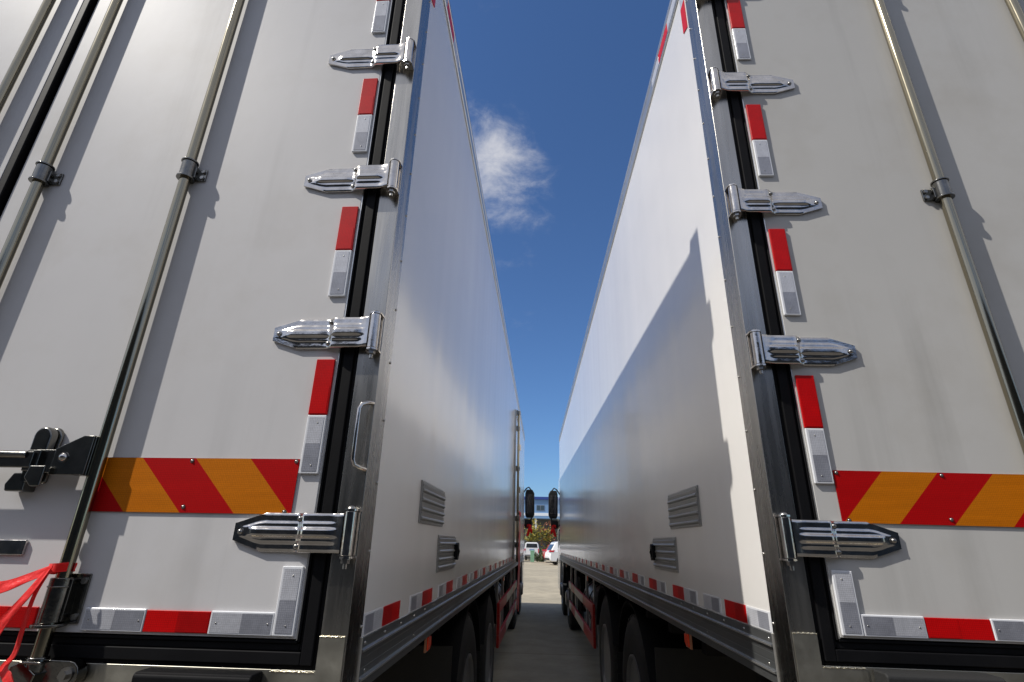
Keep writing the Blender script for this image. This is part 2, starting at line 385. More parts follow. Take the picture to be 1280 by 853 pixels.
def hinge(T, s, zr, zc):
    st = strap(T, s, zr, zc); o = (0, 0, zr + zc)
    b = MB(s, o); b.tube([(0.016, -0.026, -0.047), (0.016, -0.026, 0.047)], 0.0135, 24); b.build('barrel', M['chrome'], st, bevel=0.001)
    w_ = MB(s, o)     # welded U bracket on the post, its two ears gripping the barrel
    w_.box((0.002, -0.0005, -0.052), (0.034, -0.007, 0.052))
    for q in (-1, 1):
        poly = [(0.0, -0.001), (0.036, -0.001), (0.033, -0.026), (0.026, -0.037), (0.016, -0.041), (0.006, -0.037), (0.0, -0.028)]
        w_.prism(poly, lambda p: (p[0], p[1], q * 0.0482), lambda p: (p[0], p[1], q * 0.0525))
    w_.build('bracket', M['chrome'], st)
    p = MB(s, o); p.dome((0.016, -0.026, 0.0526), (0, 0, 1), 0.0105, 0.007, 16)
    p.build('pin_head', M['bolt'], st); p = MB(s, o)
    p.lathe([(0.012, 0), (0.012, 0.0015)], (0.016, -0.026, -0.0545), (0, 0, 1), 16)
    p.lathe([(0.010, 0), (0.010, 0.008)], (0.016, -0.026, -0.063), (0, 0, 1), 6)
    p.tube([(0.016, -0.026, -0.063), (0.016, -0.026, -0.074)], 0.0048, 8); p.build('pin', M['bolt'], st)
    for (u, wv, d) in ((0.137, 0.030, 0.0135), (0.137, -0.030, 0.0135), (0.277, 0.0, 0.0085)):
        k = MB(s, o); k.lathe([(0.0075, 0), (0.0075, 0.0012)], (u, -d - 0.0045, wv), (0, -1, 0), 14)
        k.dome((u, -d - 0.0058, wv), (0, -1, 0), 0.0058, 0.004, 12); k.build('bolt', M['bolt'], st)

def reflector_v(T, s, zr, z0, z1, zm=None, red=True):
    """upright reflector plates beside the seal: red above, silver below, on raised plastic bodies"""
    u0, u1 = 0.1145, 0.1635
    o = (0, 0, zr)
    if red:
        b = MB(s, o).box((u0, -0.0045, zm + 0.0005), (u1, -0.0115, z1)).build('reflector', M['red_tape'], T, bevel=0.0018)
        MB(s, o).box((u0 + 0.004, -0.0116, zm + 0.004), (u1 - 0.004, -0.0121, (zm + z1) / 2)).build('lens', M['red_tape'], b)
    else: zm = z1
    b = MB(s, o).box((u0, -0.0045, z0), (u1, -0.0115, zm - 0.0005)).build('reflector', M['tape_edge'], T, bevel=0.0025)
    zc = (z0 + zm) / 2
    MB(s, o).box((u0 + 0.006, -0.0116, zc + 0.0005), (u1 - 0.006, -0.0123, zm - 0.006)).build('lens', M['white_tape'], b)
    MB(s, o).box((u0 + 0.006, -0.0116, z0 + 0.006), (u1 - 0.006, -0.0123, zc)).build('lens', M['grey_tape'], b)
    k = MB(s, o)
    for zz in (z0 + 0.02, zm - 0.02): k.dome(((u0 + u1) / 2 - 0.004, -0.0123, zz), (0, -1, 0), 0.002, 0.0012, 8)
    pieces(k, 'screw', M['bolt'], b)

def reflector_h(T, s, zr, u0, u1, red):
    o = (0, 0, zr); z0, z1 = 0.0175, 0.0615
    if red:
        b = MB(s, o).box((u0, -0.0045, z0 + 0.001), (u1, -0.0085, z1)).build('reflector', M['red_tape'], T, bevel=0.001)
        MB(s, o).box((u0 + 0.002, -0.0086, z0 + 0.003), ((u0 + u1) / 2, -0.0090, z1 - 0.002)).build('lens', M['red_tape2'] if s < 0 else M['red_tape'], b)
    else:
        b = MB(s, o).box((u0, -0.0045, z0), (u1, -0.0100, z1 + 0.002)).build('reflector', M['tape_edge'], T, bevel=0.002)
        um = (u0 + u1) / 2
        MB(s, o).box((um, -0.0101, z0 + 0.004), (u1 - 0.004, -0.0106, z1 - 0.002)).build('lens', M['white_tape'], b)
        MB(s, o).box((u0 + 0.004, -0.0101, z0 + 0.004), (um - 0.0005, -0.0106, z1 - 0.002)).build('lens', M['grey_tape'], b)
        k = MB(s, o)
        for uu in (u0 + 0.012, u1 - 0.015): k.dome((uu, -0.0106, 0.040), (0, -1, 0), 0.002, 0.0012, 8)
        pieces(k, 'screw', M['bolt'], b)

def hazard_plate(T, s, zr):
    o = (0, 0, zr); z0, z1, ua, ub = 0.2670, 0.3955, 0.1665, 0.680
    pl = MB(s, o).box((ua, -0.0042, z0), (ub, -0.0062, z1)).build('hazard_plate', M['plate'], T)
    top = [ua, 0.290, 0.429, 0.566, 0.703, 0.84]; bot = [ua, 0.1705, 0.305, 0.438, 0.578, 0.70]
    def clip(poly):
        r = []
        for i in range(len(poly)):
            a, b = poly[i], poly[(i + 1) % len(poly)]
            ia, ib = a[0] <= ub, b[0] <= ub
            if ia: r.append(a)
            if ia != ib:
                t = (ub - a[0]) / (b[0] - a[0]); r.append((ub, a[1] + (b[1] - a[1]) * t))
        return r
    for i in range(5):
        poly = clip([(bot[i], z0 + .0004), (bot[i + 1], z0 + .0004), (top[i + 1], z1 - .0004), (top[i], z1 - .0004)])
        if len(poly) < 3: continue
        MB(s, o).prism(poly, lambda p: (p[0], -0.0075, p[1]), lambda p: (p[0], -0.0061, p[1])).build('stripe', M['hz_red'] if i % 2 == 0 else M['orange'], pl)
    for uu, zz in ((0.174, z1 - 0.006), (0.437, z1 - 0.007), (0.183, z0 + 0.006), (0.432, z0 + 0.014), (0.665, z1 - 0.006)):
        k = MB(s, o); k.lathe([(0.0052, 0), (0.0052, 0.0008)], (uu, -0.0075, zz), (0, -1, 0), 12); k.dome((uu, -0.0083, zz), (0, -1, 0), 0.0036, 0.0028, 10); k.build('rivet', M['bolt'], pl)

def lock_rod(T, s, zr, u, e=-1, lower=True):
    """polished locking rod; e = side on which its brackets are screwed to the door"""
    o = (0, 0, zr); Y = -0.0262
    rod = MB(s, o).tube([(u, Y, -0.040), (u, Y, 2.50)], 0.0150, 28).build('lock_rod', M['chrome_bar'], T)
    for zc in (1.262, 2.26):
        c = MB(s, o); c.tube([(u, Y, zc - 0.026), (u, Y, zc + 0.026)], 0.0205, 24)
        c.tube([(u, Y, zc - 0.033), (u, Y, zc - 0.027)], 0.0250, 24); c.tube([(u, Y, zc + 0.027), (u, Y, zc + 0.032)], 0.0240, 24)
        c.box((u, -0.005, zc - 0.028), (u + e * 0.050, -0.010, zc + 0.014)); c.box((u + e * 0.012, -0.008, zc - 0.026), (u + e * 0.027, Y, zc + 0.012))
        cl = c.build('clamp', M['cast'], rod, bevel=0.0012)
        k = MB(s, o)
        for zz in (zc - 0.018, zc + 0.004): k.lathe([(0.0062, 0), (0.0062, 0.006)], (u + e * 0.041, -0.0102, zz), (0, -1, 0), 6)
        pieces(k, 'bolt', M['bolt'], rod)
    # lower guide: plate, half sleeve, flange
    c = MB(s, o)
    poly = [(u + 0.022, 0.028), (u - 0.050, 0.030), (u - 0.050, 0.132), (u + 0.022, 0.132)] if e < 0 else [(u - 0.022, 0.028), (u + 0.050, 0.030), (u + 0.050, 0.132), (u - 0.022, 0.132)]
    c.prism(poly, lambda p: (p[0], -0.010, p[1]), lambda p: (p[0], -0.0045, p[1]))
    c.tube([(u, Y, 0.034), (u, Y, 0.124)], 0.0225, 24); c.box((u + e * 0.008, -0.009, 0.036), (u + e * 0.028, Y - 0.004, 0.122))
    c.tube([(u, Y, 0.0255), (u, Y, 0.0325)], 0.033, 26); c.tube([(u, Y, 0.104), (u, Y, 0.108)], 0.0245, 24)
    c.build('guide', M['cast'], rod, bevel=0.0018)
    k = MB(s, o)
    for zz in (0.044, 0.117): k.lathe([(0.007, 0), (0.007, 0.006)], (u + e * 0.041, -0.0102, zz), (0, -1, 0), 6)
    pieces(k, 'bolt', M['bolt'], rod)
    # cam foot hooking the keeper on the sill
    c = MB(s, o); c.tube([(u, Y, -0.060), (u, Y, -0.030)], 0.020, 22)
    poly = [(u + 0.018, -0.036), (u + 0.040, -0.046), (u + 0.046, -0.064), (u + 0.030, -0.086), (u - 0.012, -0.088), (u - 0.020, -0.06)]
    c.prism(poly, lambda p: (p[0], Y - 0.020, p[1]), lambda p: (p[0], Y + 0.012, p[1])); c.build('cam', M['cast'], rod, bevel=0.003)
    kp = MB(s, o)
    poly = [(u - e * 0.0 + e * 0.078 + 0.014 * math.cos(t) * 1.3, -0.062 + 0.028 * math.sin(t)) for t in [i * PI / 6 for i in range(12)]]
    hull = [(u - e * 0.025, -0.034), (u + e * 0.075, -0.036)] + [(u + e * (0.075 + 0.026 * math.cos(t)), -0.062 + 0.026 * math.sin(t)) for t in (1.1, 0.6, 0.1, -0.4, -0.9, -1.3)] + [(u + e * 0.05, -0.09), (u - e * 0.025, -0.09)]
    kp.prism(hull, lambda p: (p[0], -0.030, p[1]), lambda p: (p[0], -0.0035, p[1]))
    kp.box((u - e * 0.020, -0.052, -0.041), (u + e * 0.030, -0.028, -0.036))
    kp.build('keeper', M['cast'], T, bevel=0.004, seg=3)
    k = MB(s, o); k.lathe([(0.015, 0), (0.015, 0.003)], (u + e * 0.076, -0.0302, -0.062), (0, -1, 0), 18); k.lathe([(0.0095, 0), (0.0095, 0.009)], (u + e * 0.076, -0.0332, -0.062), (0, -1, 0), 6)
    k.build('bolt', M['bolt'], T)
    return rod

def lock_handle(T, s, zr, u):
    """handle that turns the rod: ear welded to the rod, lever lying in a looped holder"""
    o = (0, 0, zr)
    c = MB(s, o)
    poly = [(u + 0.008, 0.346), (u + 0.008, 0.441), (u + 0.034, 0.441), (u + 0.096, 0.409), (u + 0.096, 0.347)]
    c.prism(poly, lambda p: (p[0], -0.052, p[1]), lambda p: (p[0], -0.044, p[1])); c.prism(poly[:3] + [(u + 0.038, 0.437), (u + 0.038, 0.346)], lambda p: (p[0], -0.0445, p[1]), lambda p: (p[0], -0.026, p[1]))
    ear = c.build('handle_ear', M['cast'], T, bevel=0.002)
    k = MB(s, o); k.lathe([(0.0125, 0), (0.0125, 0.002)], (u + 0.070, -0.0522, 0.388), (0, -1, 0), 18); k.dome((u + 0.070, -0.0542, 0.388), (0, -1, 0), 0.0095, 0.006, 14)
    k.build('bolt', M['chrome'], ear)
    h = MB(s, o)
    h.box((u + 0.072, -0.0435, 0.352), (u + 0.155, -0.036, 0.408))
    h.box((u + 0.140, -0.062, 0.362), (u + 0.50, -0.050, 0.400)); h.box((u + 0.130, -0.055, 0.355), (u + 0.165, -0.038, 0.405))
    h.tube([(u + 0.155, -0.060, 0.392), (u + 0.30, -0.064, 0.394), (u + 0.50, -0.066, 0.394)], 0.009, 12)
    h.build('handle', M['cast'], T, bevel=0.003, seg=3)
    # holder: base plate and tall rounded loop
    b = MB(s, o)
    def pill(cu, z0, z1, r, tilt=0.0):
        pts = [(cu + r * math.cos(t) + tilt, z1 - r + r * math.sin(t)) for t in [i * PI / 10 for i in range(11)]]
        return pts + [(cu - r, z0), (cu + r * 0.8, z0 - 0.004)]
    b.prism(pill(u + 0.158, 0.330, 0.468, 0.024, -0.006), lambda p: (p[0], -0.016, p[1]), lambda p: (p[0], -0.0045, p[1]))
    b.prism(pill(u + 0.160, 0.330, 0.465, 0.023, -0.004), lambda p: (p[0], -0.040, p[1]), lambda p: (p[0], -0.0155, p[1]))
    hd = b.build('handle_holder', M['cast'], T, bevel=0.006, seg=3)
    MB(s, o).prism([(u + 0.092, 0.318), (u + 0.092, 0.366), (u + 0.130, 0.366), (u + 0.136, 0.338), (u + 0.115, 0.318)], lambda p: (p[0], -0.070, p[1]), lambda p: (p[0], -0.0632, p[1])).build('catch', M['cast'], hd, bevel=0.003)
    MB(s, o).prism([(u + 0.160, 0.309), (u + 0.205, 0.309), (u + 0.210, 0.325), (u + 0.195, 0.352), (u + 0.160, 0.352)], lambda p: (p[0], -0.040, p[1]), lambda p: (p[0], -0.0045, p[1])).build('catch', M['cast'], hd, bevel=0.003)
    MB(s, o).box((u + 0.132, -0.0045, 0.168), (u + 0.26, -0.012, 0.201)).build('catch_plate', M['chrome'], T, bevel=0.002)

def side_vent(T, s, zr, v0, v1, z0, z1, knob=False):
    o = (0, 0, zr)
    U = 0.0035
    fr = MB(s, o).box((U - 0.0005, v0, z0), (U - 0.0045, v1, z1)).build('side_vent', M['vent'], T, bevel=0.001)
    n = 4; hgt = (z1 - z0 - 0.018) / n
    for i in range(n):
        a = z0 + 0.009 + i * hgt
        poly = [(0.0045, a), (0.0125, a + hgt * 0.16), (0.0125, a + hgt * 0.30), (0.0072, a + hgt * 0.44), (0.0088, a + hgt * 0.86), (0.0045, a + hgt * 0.93)]
        MB(s, o).prism(poly, lambda p: (U - p[0], v0 + 0.006, p[1]), lambda p: (U - p[0], v1 - 0.006, p[1])).build('slat', M['vent'], fr, sharp=20)
    k = MB(s, o)
    for vv in (v0 + 0.013, v1 - 0.013):
        for zz in (z0 + 0.006, z1 - 0.006): k.dome((U - 0.0045, vv, zz), (-1, 0, 0), 0.0035, 0.0025, 8)
    k.build('rivet', M['bolt'], fr)
    if knob:
        vc = v1 - 0.045; zc = (z0 + z1) / 2 + 0.004
        k = MB(s, o)
        k.prism([(vc - 0.024, zc - 0.030), (vc + 0.020, zc - 0.038), (vc + 0.032, zc - 0.021), (vc + 0.032, zc + 0.023), (vc + 0.018, zc + 0.038), (vc - 0.022, zc + 0.029)],
                lambda p: (U - 0.025, p[0], p[1]), lambda p: (U - 0.008, p[0], p[1]))
        k.tube([(U - 0.022, vc, zc - 0.022), (U - 0.028, vc + 0.004, zc), (U - 0.018, vc, zc + 0.022)], 0.006, 10)
        k.build('knob', M['rubber'], fr, bevel=0.004, seg=3)

def wheel(T, s, v, uo, dual, R=0.515):
    """outer face at u = uo, axle along u"""
    wd = 0.265
    for q in range(2 if dual else 1):
        ua = uo + q * (wd + 0.045)
        w_ = MB(s)
        prof = [(0.285, 0.02), (0.30, 0.006), (0.36, -0.002), (0.43, 0.0), (0.475, 0.012), (0.503, 0.030), (R, 0.045)]
        for g_ in (0.075, 0.115, 0.150, 0.190):
            prof += [(R, g_ - 0.006), (R - 0.014, g_ - 0.004), (R - 0.014, g_ + 0.004), (R, g_ + 0.006)]
        prof += [(R, wd - 0.045), (0.503, wd - 0.03), (0.475, wd - 0.012), (0.43, wd), (0.36, wd + 0.002), (0.30, wd - 0.006), (0.285, wd - 0.02)]
        w_.lathe(prof, (ua, v, R - 0.006), (1, 0, 0), 56, closed=True)
        ty = w_.build('wheel', M['tyre'], T, sharp=25)
        if q == 0:
            r_ = MB(s)
            dp = 0.15 if dual else 0.03
            r_.lathe([(0.288, 0.022), (0.292, 0.004), (0.282, 0.0), (0.272, 0.010), (0.262, 0.035), (0.255, dp), (0.20, dp + 0.012), (0.14, dp + 0.002), (0.135, dp - 0.05), (0.11, dp - 0.075), (0.0, dp - 0.08), (0.0, dp + 0.09), (0.288, dp + 0.09)], (ua, v, R - 0.006), (1, 0, 0), 44)
            rm = r_.build('rim', M['rim'], ty, sharp=30)
            k = MB(s)
            for a in range(10):
                t = 2 * PI * a / 10; k.lathe([(0.016, 0), (0.014, 0.02), (0.008, 0.03)], (ua + dp + 0.006, v + 0.168 * math.cos(t), R - 0.006 + 0.168 * math.sin(t)), (-1, 0, 0), 6)
            k.build('wheel_nut', M['bolt'], ty)
            # tread blocks on the shoulder
            tb = MB(s)
            for a in range(44):
                t = 2 * PI * a / 44; c_, s_ = math.cos(t), math.sin(t)
                def pt(r, x, dt): return (ua + x, v + r * math.cos(t + dt), R - 0.006 + r * math.sin(t + dt))
                i = [tb.P(pt(r, x, dt)) for r in (R - 0.01, R + 0.004) for x in (0.026, 0.06) for dt in (-0.045, 0.045)]
                for q_ in ((0, 1, 3, 2), (4, 6, 7, 5), (0, 4, 5, 1), (2, 3, 7, 6), (0, 2, 6, 4), (1, 5, 7, 3)): tb.f.append([i[x] for x in q_])
            tb.build('tread', M['tyre'], ty, kind='stuff')

def mirrored_u(u): return BW - u

def truck(name, s, pos, yaw, roll, zr, label, side_door):
    T = empty(name, pos, yaw); T.rotation_euler = (0, roll, yaw)
    tag(T, label, 'truck', 'refrigerated trucks parked side by side')
    o = (0, 0, zr)
    # --- insulated body shell
    MB(s, o).box((0.0035, 0.0995, -0.004), (0.075, BL, 2.44)).build('side_panel', M['side'], T)
    MB(s, o).box((BW - 0.075, 0.0995, -0.004), (BW - 0.0035, BL, 2.44)).build('side_panel', M['side'], T)
    MB(s, o).box((0.076, BL - 0.08, -0.004), (BW - 0.076, BL - 0.002, 2.44)).build('front_panel', M['side'], T)
    MB(s, o).box((0.012, 0.03, 2.4405), (BW - 0.012, BL - 0.004, 2.552)).build('roof', M['side'], T)
    MB(s, o).box((0.05, 0.06, -0.09), (BW - 0.05, BL - 0.02, -0.0045)).build('floor', M['frame_black'], T)
    # --- side rails (both sides) with raised edges
    def rail(f):
        r = MB(s, o)
        prof = [(0.012, 0.001), (-0.0015, 0.001), (-0.0015, -0.020), (-0.0075, -0.0225), (-0.0075, -0.0265), (-0.0010, -0.029), (-0.0010, -0.040), (0.0, -0.0405), (0.0, -0.042), (-0.0010, -0.0425),
                (-0.0010, -0.060), (0.0, -0.0605), (0.0, -0.062), (-0.0010, -0.0625), (-0.0010, -0.078), (-0.0080, -0.0805), (-0.0080, -0.085), (-0.0030, -0.087), (-0.0030, -0.1075), (0.012, -0.109)]
        r.prism(prof, lambda p: (f(p[0]), 0.1005, p[1]), lambda p: (f(p[0]), BL, p[1])); return r
    rl = rail(lambda x: x).build('side_rail', M['alu'], T, sharp=20)
    rail(lambda x: BW - x).build('side_rail', M['alu'], T, sharp=20)
    for za, zb in ((-0.0225, -0.0265), (-0.0808, -0.0848)): MB(s, o).box((-0.0077, 0.1007, za), (-0.0092, BL - 0.001, zb)).build('edge_strip', M['alu_light'], rl)
    k = MB(s, o)
    for i in range(64):
        v = 0.125 + i * 0.165; k.dome((-0.0015, v, -0.011), (-1, 0, 0), 0.0038, 0.0026, 8)
        if i % 3 == 0: k.dome((-0.0010, v + 0.02, -0.070), (-1, 0, 0), 0.0032, 0.002, 8)
    k.build('rivet', M['bolt'], rl, kind='stuff')
    # sealant line between rail and frame
    MB(s, o).box((-0.0035, 0.0985, -0.109), (0.003, 0.1022, 0.004)).build('sealant', M['alu_light'], rl, bevel=0.001)
    # --- roof rail
    rr = MB(s, o)
    prof = [(0.02, 2.428), (-0.001, 2.428), (-0.0045, 2.432), (-0.0045, 2.440), (-0.0025, 2.441), (-0.0025, 2.506), (-0.0050, 2.508), (-0.0050, 2.516), (-0.0025, 2.518), (-0.0025, 2.546), (0.004, 2.5585), (0.02, 2.560), (0.06, 2.560), (0.06, 2.5535), (0.02, 2.5535)]
    rr.prism(prof, lambda p: (p[0], 0.102, p[1]), lambda p: (p[0], BL, p[1])); rrl = rr.build('roof_rail', M['alu_trim'], T, sharp=20)
    r2 = MB(s, o); r2.prism(prof, lambda p: (BW - p[0], 0.102, p[1]), lambda p: (BW - p[0], BL, p[1])); r2.build('roof_rail', M['alu_trim'], T, sharp=20)
    for v0, v1, m_ in ((0.335, 0.51, 'red_tape'), (0.512, 0.66, 'white_tape'), (0.17, 0.333, 'white_tape')):
        MB(s, o).box((-0.0026, v0, 2.446), (-0.0045, v1, 2.500)).build('roof_tape', M[m_], T, bevel=0.0006)
    MB(s, o).prism([(0.116, 2.185), (0.163, 2.205), (0.163, 2.345), (0.116, 2.345)], lambda p: (0.0034, p[0], p[1]), lambda p: (0.0005, p[0], p[1])).build('side_reflector', M['red_tape'], T)
    MB(s, o).box((0.0034, 0.116, 2.347), (0.0012, 0.163, 2.42)).build('side_reflector', M['white_tape'], T)
    # --- rear frame: corner posts with side flange, header, sill
    for f in (lambda x: x, mirrored_u):
        a, b = f(0.0), f(0.0595)
        p = MB(s, o); p.box((a, 0.0, -0.20), (b, 0.0985, 2.60))
        post = p.build('corner_post', M['steel'], T, bevel=0.0016)
        k = MB(s, o)
        for i in range(15): k.dome((f(-0.0002), 0.088, 0.027 + i * 0.162), (f(-1) - f(0), 0, 0), 0.0042, 0.003, 8)
        k.build('rivet', M['bolt'], post, kind='stuff')
        g_ = MB(s, o); g_.box((f(0.0035), -0.0002, -0.198), (f(0.0600), -0.0026, 0.0180)); g_.box((f(0.0597), -0.0002, -0.198), (f(0.160), -0.0026, -0.0485))
        g_.build('gusset_plate', M['steel_plate'], post, bevel=0.0006)
        wb = MB(s, o)
        wb.tube([(f(0.004 + 0.055 * i / 14), -0.0022, 0.0190 + 0.0007 * math.sin(i * 2.1)) for i in range(15)], [0.0016 + 0.0005 * math.sin(i * 3.7) for i in range(15)], 8)
        wb.tube([(f(0.0625 + 0.092 * i / 20), -0.0022, -0.0480 + 0.0007 * math.sin(i * 1.7)) for i in range(21)], [0.0020 + 0.0007 * math.sin(i * 2.9) for i in range(21)], 8)
        pieces(wb, 'weld_seam', M['weld'], post)
    MB(s, o).box((0.0605, 0.0, 2.455), (BW - 0.0605, 0.0985, 2.60)).build('header', M['steel'], T, bevel=0.0016)
    MB(s, o).box((0.0605, 0.0004, -0.20), (BW - 0.0605, 0.0985, -0.0455)).build('sill', M['steel_plate'], T, bevel=0.0012)
    # --- seals
    for f in (lambda x: x, mirrored_u):
        sg = MB(s, o)
        for ua, ub, va, z0, z1 in ((0.0605, 0.0700, 0.004, -0.045, 2.454), (0.0702, 0.0960, -0.003, -0.037, 2.446), (0.0962, 0.1035, 0.0035, -0.010, 2.440), (0.1037, 0.1085, -0.0015, 0.006, 2.43)):
            sg.box((f(ua), va, z0), (f(ub), 0.05, z1))
        for za, zb, va, uu in ((-0.0450, -0.0370, 0.004, 0.0702), (-0.0368, -0.0120, -0.003, 0.0962), (-0.0118, 0.0030, 0.0035, 0.1037), (0.0032, 0.0095, -0.0015, 0.1087)):
            sg.box((f(uu), va, za), (f(1.27 - 0.001), 0.05, zb))
        sg.build('door_seal', M['rubber'], T, bevel=0.0022, seg=3)
        # door leaf with a narrow edge trim
        d = MB(s, o); d.box((f(0.1115), -0.0040, 0.0125), (f(1.2400), 0.06, 2.43)); dr = d.build('door', M['door_L' if s < 0 else 'door_R'], T, bevel=0.0015)
        MB(s, o).box((f(0.1087), -0.0028, 0.0100), (f(0.1113), 0.05, 2.43)).build('door_trim', M['alu_light'], dr)
    c = MB(s, o); c.box((1.2402, 0.006, 0.01), (BW - 1.2402, 0.05, 2.43)); c.box((1.257, -0.016, 0.0125), (1.283, 0.0055, 2.43)); c.build('centre_seal', M['rubber'], T, bevel=0.004)
    # --- door furniture
    for zc in HINGE_Z: hinge(T, s, zr, zc)
    for z0, zm, z1 in ((0.360, 0.504, 0.6515), (0.834, 0.980, 1.128), (1.331, 1.480, 1.635), (1.850, 2.008, 2.168)): reflector_v(T, s, zr, z0, z1, zm)
    reflector_v(T, s, zr, 0.0175, 0.1575, red=False)
    for i, (a, b, red) in enumerate(((0.1645, 0.3085, False), (0.3095, 0.4575, True), (0.4585, 0.6015, False), (0.714, 0.858, True), (0.86, 1.01, False))): reflector_h(T, s, zr, a, b, red)
    hazard_plate(T, s, zr)
    for u in ROD_U: lock_rod(T, s, zr, u)
    for u in ROD_U: lock_rod(T, s, zr, mirrored_u(u), e=1)
    lock_handle(T, s, zr, ROD_U[0])
    # grab handle on the post
    gh = MB(s, o)
    path = [(0.004, -0.001, 0.372), (0.012, -0.016, 0.374), (0.022, -0.030, 0.380), (0.026, -0.033, 0.392), (0.026, -0.033, 0.515), (0.022, -0.030, 0.527), (0.012, -0.016, 0.534), (0.004, -0.001, 0.536)]
    if s < 0: gh.tube(path, 0.0052, 14); gh.build('grab_handle', M['chrome'], T)
    # rubber dock buffer on the sill
    b = MB(s, o)
    poly = [(0.0, -0.048), (-0.046, -0.0475), (-0.052, -0.054), (-0.052, -0.15), (-0.046, -0.158), (0.0, -0.16)]
    b.prism(poly, lambda p: (0.172, p[0], p[1]), lambda p: (0.425, p[0], p[1])); b.build('dock_buffer', M['rubber_matt'] if s > 0 else M['rubber'], T, bevel=0.006, seg=3)
    # rear underride bar
    MB(s).box((0.10, -0.02, 0.50), (BW - 0.10, 0.08, 0.62)).build('underride_bar', M['guard_red'], T, bevel=0.006)
    for uu in (0.75, BW - 0.75): MB(s).box((uu - 0.05, 0.0, 0.62), (uu + 0.05, 0.06, zr - 0.2)).build('bracket', M['frame_black'], T)
    # --- side vents, side tapes, markers
    side_vent(T, s, zr, 0.595, 1.032, 0.2735, 0.4165); side_vent(T, s, zr, 0.965, 1.405, 0.102, 0.2405, knob=True)
    def tape(v0, v1, kind):
        z0, z1 = 0.0035, 0.0505
        if kind == 'r':
            b_ = MB(s, o).box((0.0034, v0, z0), (0.0014, v1, z1)).build('side_tape', M['red_tape'], T)
            MB(s, o).box((0.0013, v0 + 0.006, z0 + 0.002), (0.0008, (v0 + v1) / 2, z1 - 0.002)).build('lens', M['red_tape2'], b_)
        else:
            b_ = MB(s, o).box((0.0034, v0, z0), (0.0014, v1, z1)).build('side_tape', M['tape_edge'], T)
            vm = (v0 + v1) / 2
            MB(s, o).box((0.0013, v0 + 0.014, z0 + 0.003), (0.0008, vm, z1 - 0.004)).build('lens', M['grey_tape'], b_)
            MB(s, o).box((0.0013, vm + 0.001, z0 + 0.003), (0.0008, v1 - 0.004, z1 - 0.004)).build('lens', M['white_tape'], b_)
    tape(0.103, 0.2635, 'w'); tape(0.2645, 0.4400, 'r')
    st = 0.565
    if s > 0: tape(0.480, 0.657, 'w'); st = 0.735
    v = st
    while v < BL - 0.4:
        if side_door and 6.4 < v + 0.1 < 7.6: v += 0.48; continue
        tape(v, v + 0.176, 'w'); tape(v + 0.177, v + 0.350, 'r'); v += 0.481
    for v in (0.95, 4.9, 8.6):
        m_ = MB(s, o); m_.box((0.012, v - 0.032, -0.168), (0.020, v + 0.036, -0.110)); mk = m_.build('marker_lamp', M['marker_frame'], T, bevel=0.002)
        MB(s, o).prism([(v - 0.024, -0.162), (v + 0.014, -0.162), (v + 0.030, -0.150), (v + 0.030, -0.120), (v - 0.024, -0.116)], lambda p: (0.0055, p[0], p[1]), lambda p: (0.0119, p[0], p[1])).build('lens', M['marker'], mk, bevel=0.002)
    # --- chassis
    for uu in (0.86, BW - 0.86 - 0.09): MB(s).box((uu, 0.30, 0.78), (uu + 0.09, 12.6, 1.06)).build('chassis_rail', M['frame_black'], T, bevel=0.004)
    cm_ = MB(s)
    for i in range(20): cm_.box((0.06, 0.35 + i * 0.53, 1.061), (BW - 0.06, 0.41 + i * 0.53, zr - 0.0915))
    pieces(cm_, 'crossmember', M['frame_black'], T)
    for v in (2.40, 3.75):
        wheel(T, s, v, 0.035, True)
    for v in (2.40, 3.75, 9.45, 11.55):
        far = wheel_far(T, s, v)
        MB(s).tube([(0.3, v, 0.51), (BW - 0.3, v, 0.51)], 0.09, 16).build('axle', M['frame_black'], T)
    for v in (9.45, 11.55): wheel(T, s, v, 0.09, False)
    # mudguards over the tandem
    mg = MB(s)
    for vc in (2.40, 3.75, 9.45):
        ts = [PI * (0.12 + 0.76 * i / 14) for i in range(15)]
        mg.prism([(0.585 * math.cos(t), 0.51 + 0.585 * math.sin(t)) for t in ts] + [(0.598 * math.cos(t), 0.51 + 0.598 * math.sin(t)) for t in ts[::-1]], lambda p: (0.03, vc + p[0], p[1]), lambda p: (0.66, vc + p[0], p[1]))
    pieces(mg, 'mudguard', M['frame_black'], T)
    MB(s).box((0.04, 1.72, 0.30), (0.66, 1.73, 0.95)).build('mud_flap', M['rubber_matt'], T)
    MB(s).box((0.06, 4.36, 0.30), (0.66, 4.37, 0.95)).build('mud_flap', M['rubber_matt'], T)
    # side guards: uprights and two striped beams
    for v in (4.72, 5.55, 7.25, 8.15): MB(s).box((0.055, v - 0.025, 0.46), (0.085, v + 0.025, zr - 0.0925)).build('guard_post', M['alu_trim'], T, bevel=0.003)
    for z0, z1 in ((0.775, 0.875), (0.475, 0.585)):
        gb = MB(s).box((0.025, 4.58, z0), (0.052, 8.22, z1)).build('side_guard', M['guard_red'], T, bevel=0.004)
        for va, vb in ((5.65, 6.95), (7.65, 8.1)): MB(s).box((0.0245, va, z0 + 0.008), (0.021, vb, z1 - 0.008)).build('guard_tape', M['guard_white'], gb)
    MB(s).box((0.025, 4.58, 0.5855), (0.052, 4.74, 0.7745)).build('guard_end', M['guard_red'], T, bevel=0.004)
    # tanks and battery box behind the guard
    ft = MB(s); ft.tube([(0.42, 5.75, 0.72), (0.42, 6.85, 0.72)], 0.29, 28); tk = ft.build('fuel_tank', M['tank'], T, bevel=0.012)
    for v in (5.98, 6.62): MB(s).lathe([(0.297, 0), (0.297, 0.05), (0.291, 0.05), (0.291, 0)], (0.42, v, 0.72), (0, 1, 0), 28, closed=True).build('tank_strap', M['rubber_matt'], tk)
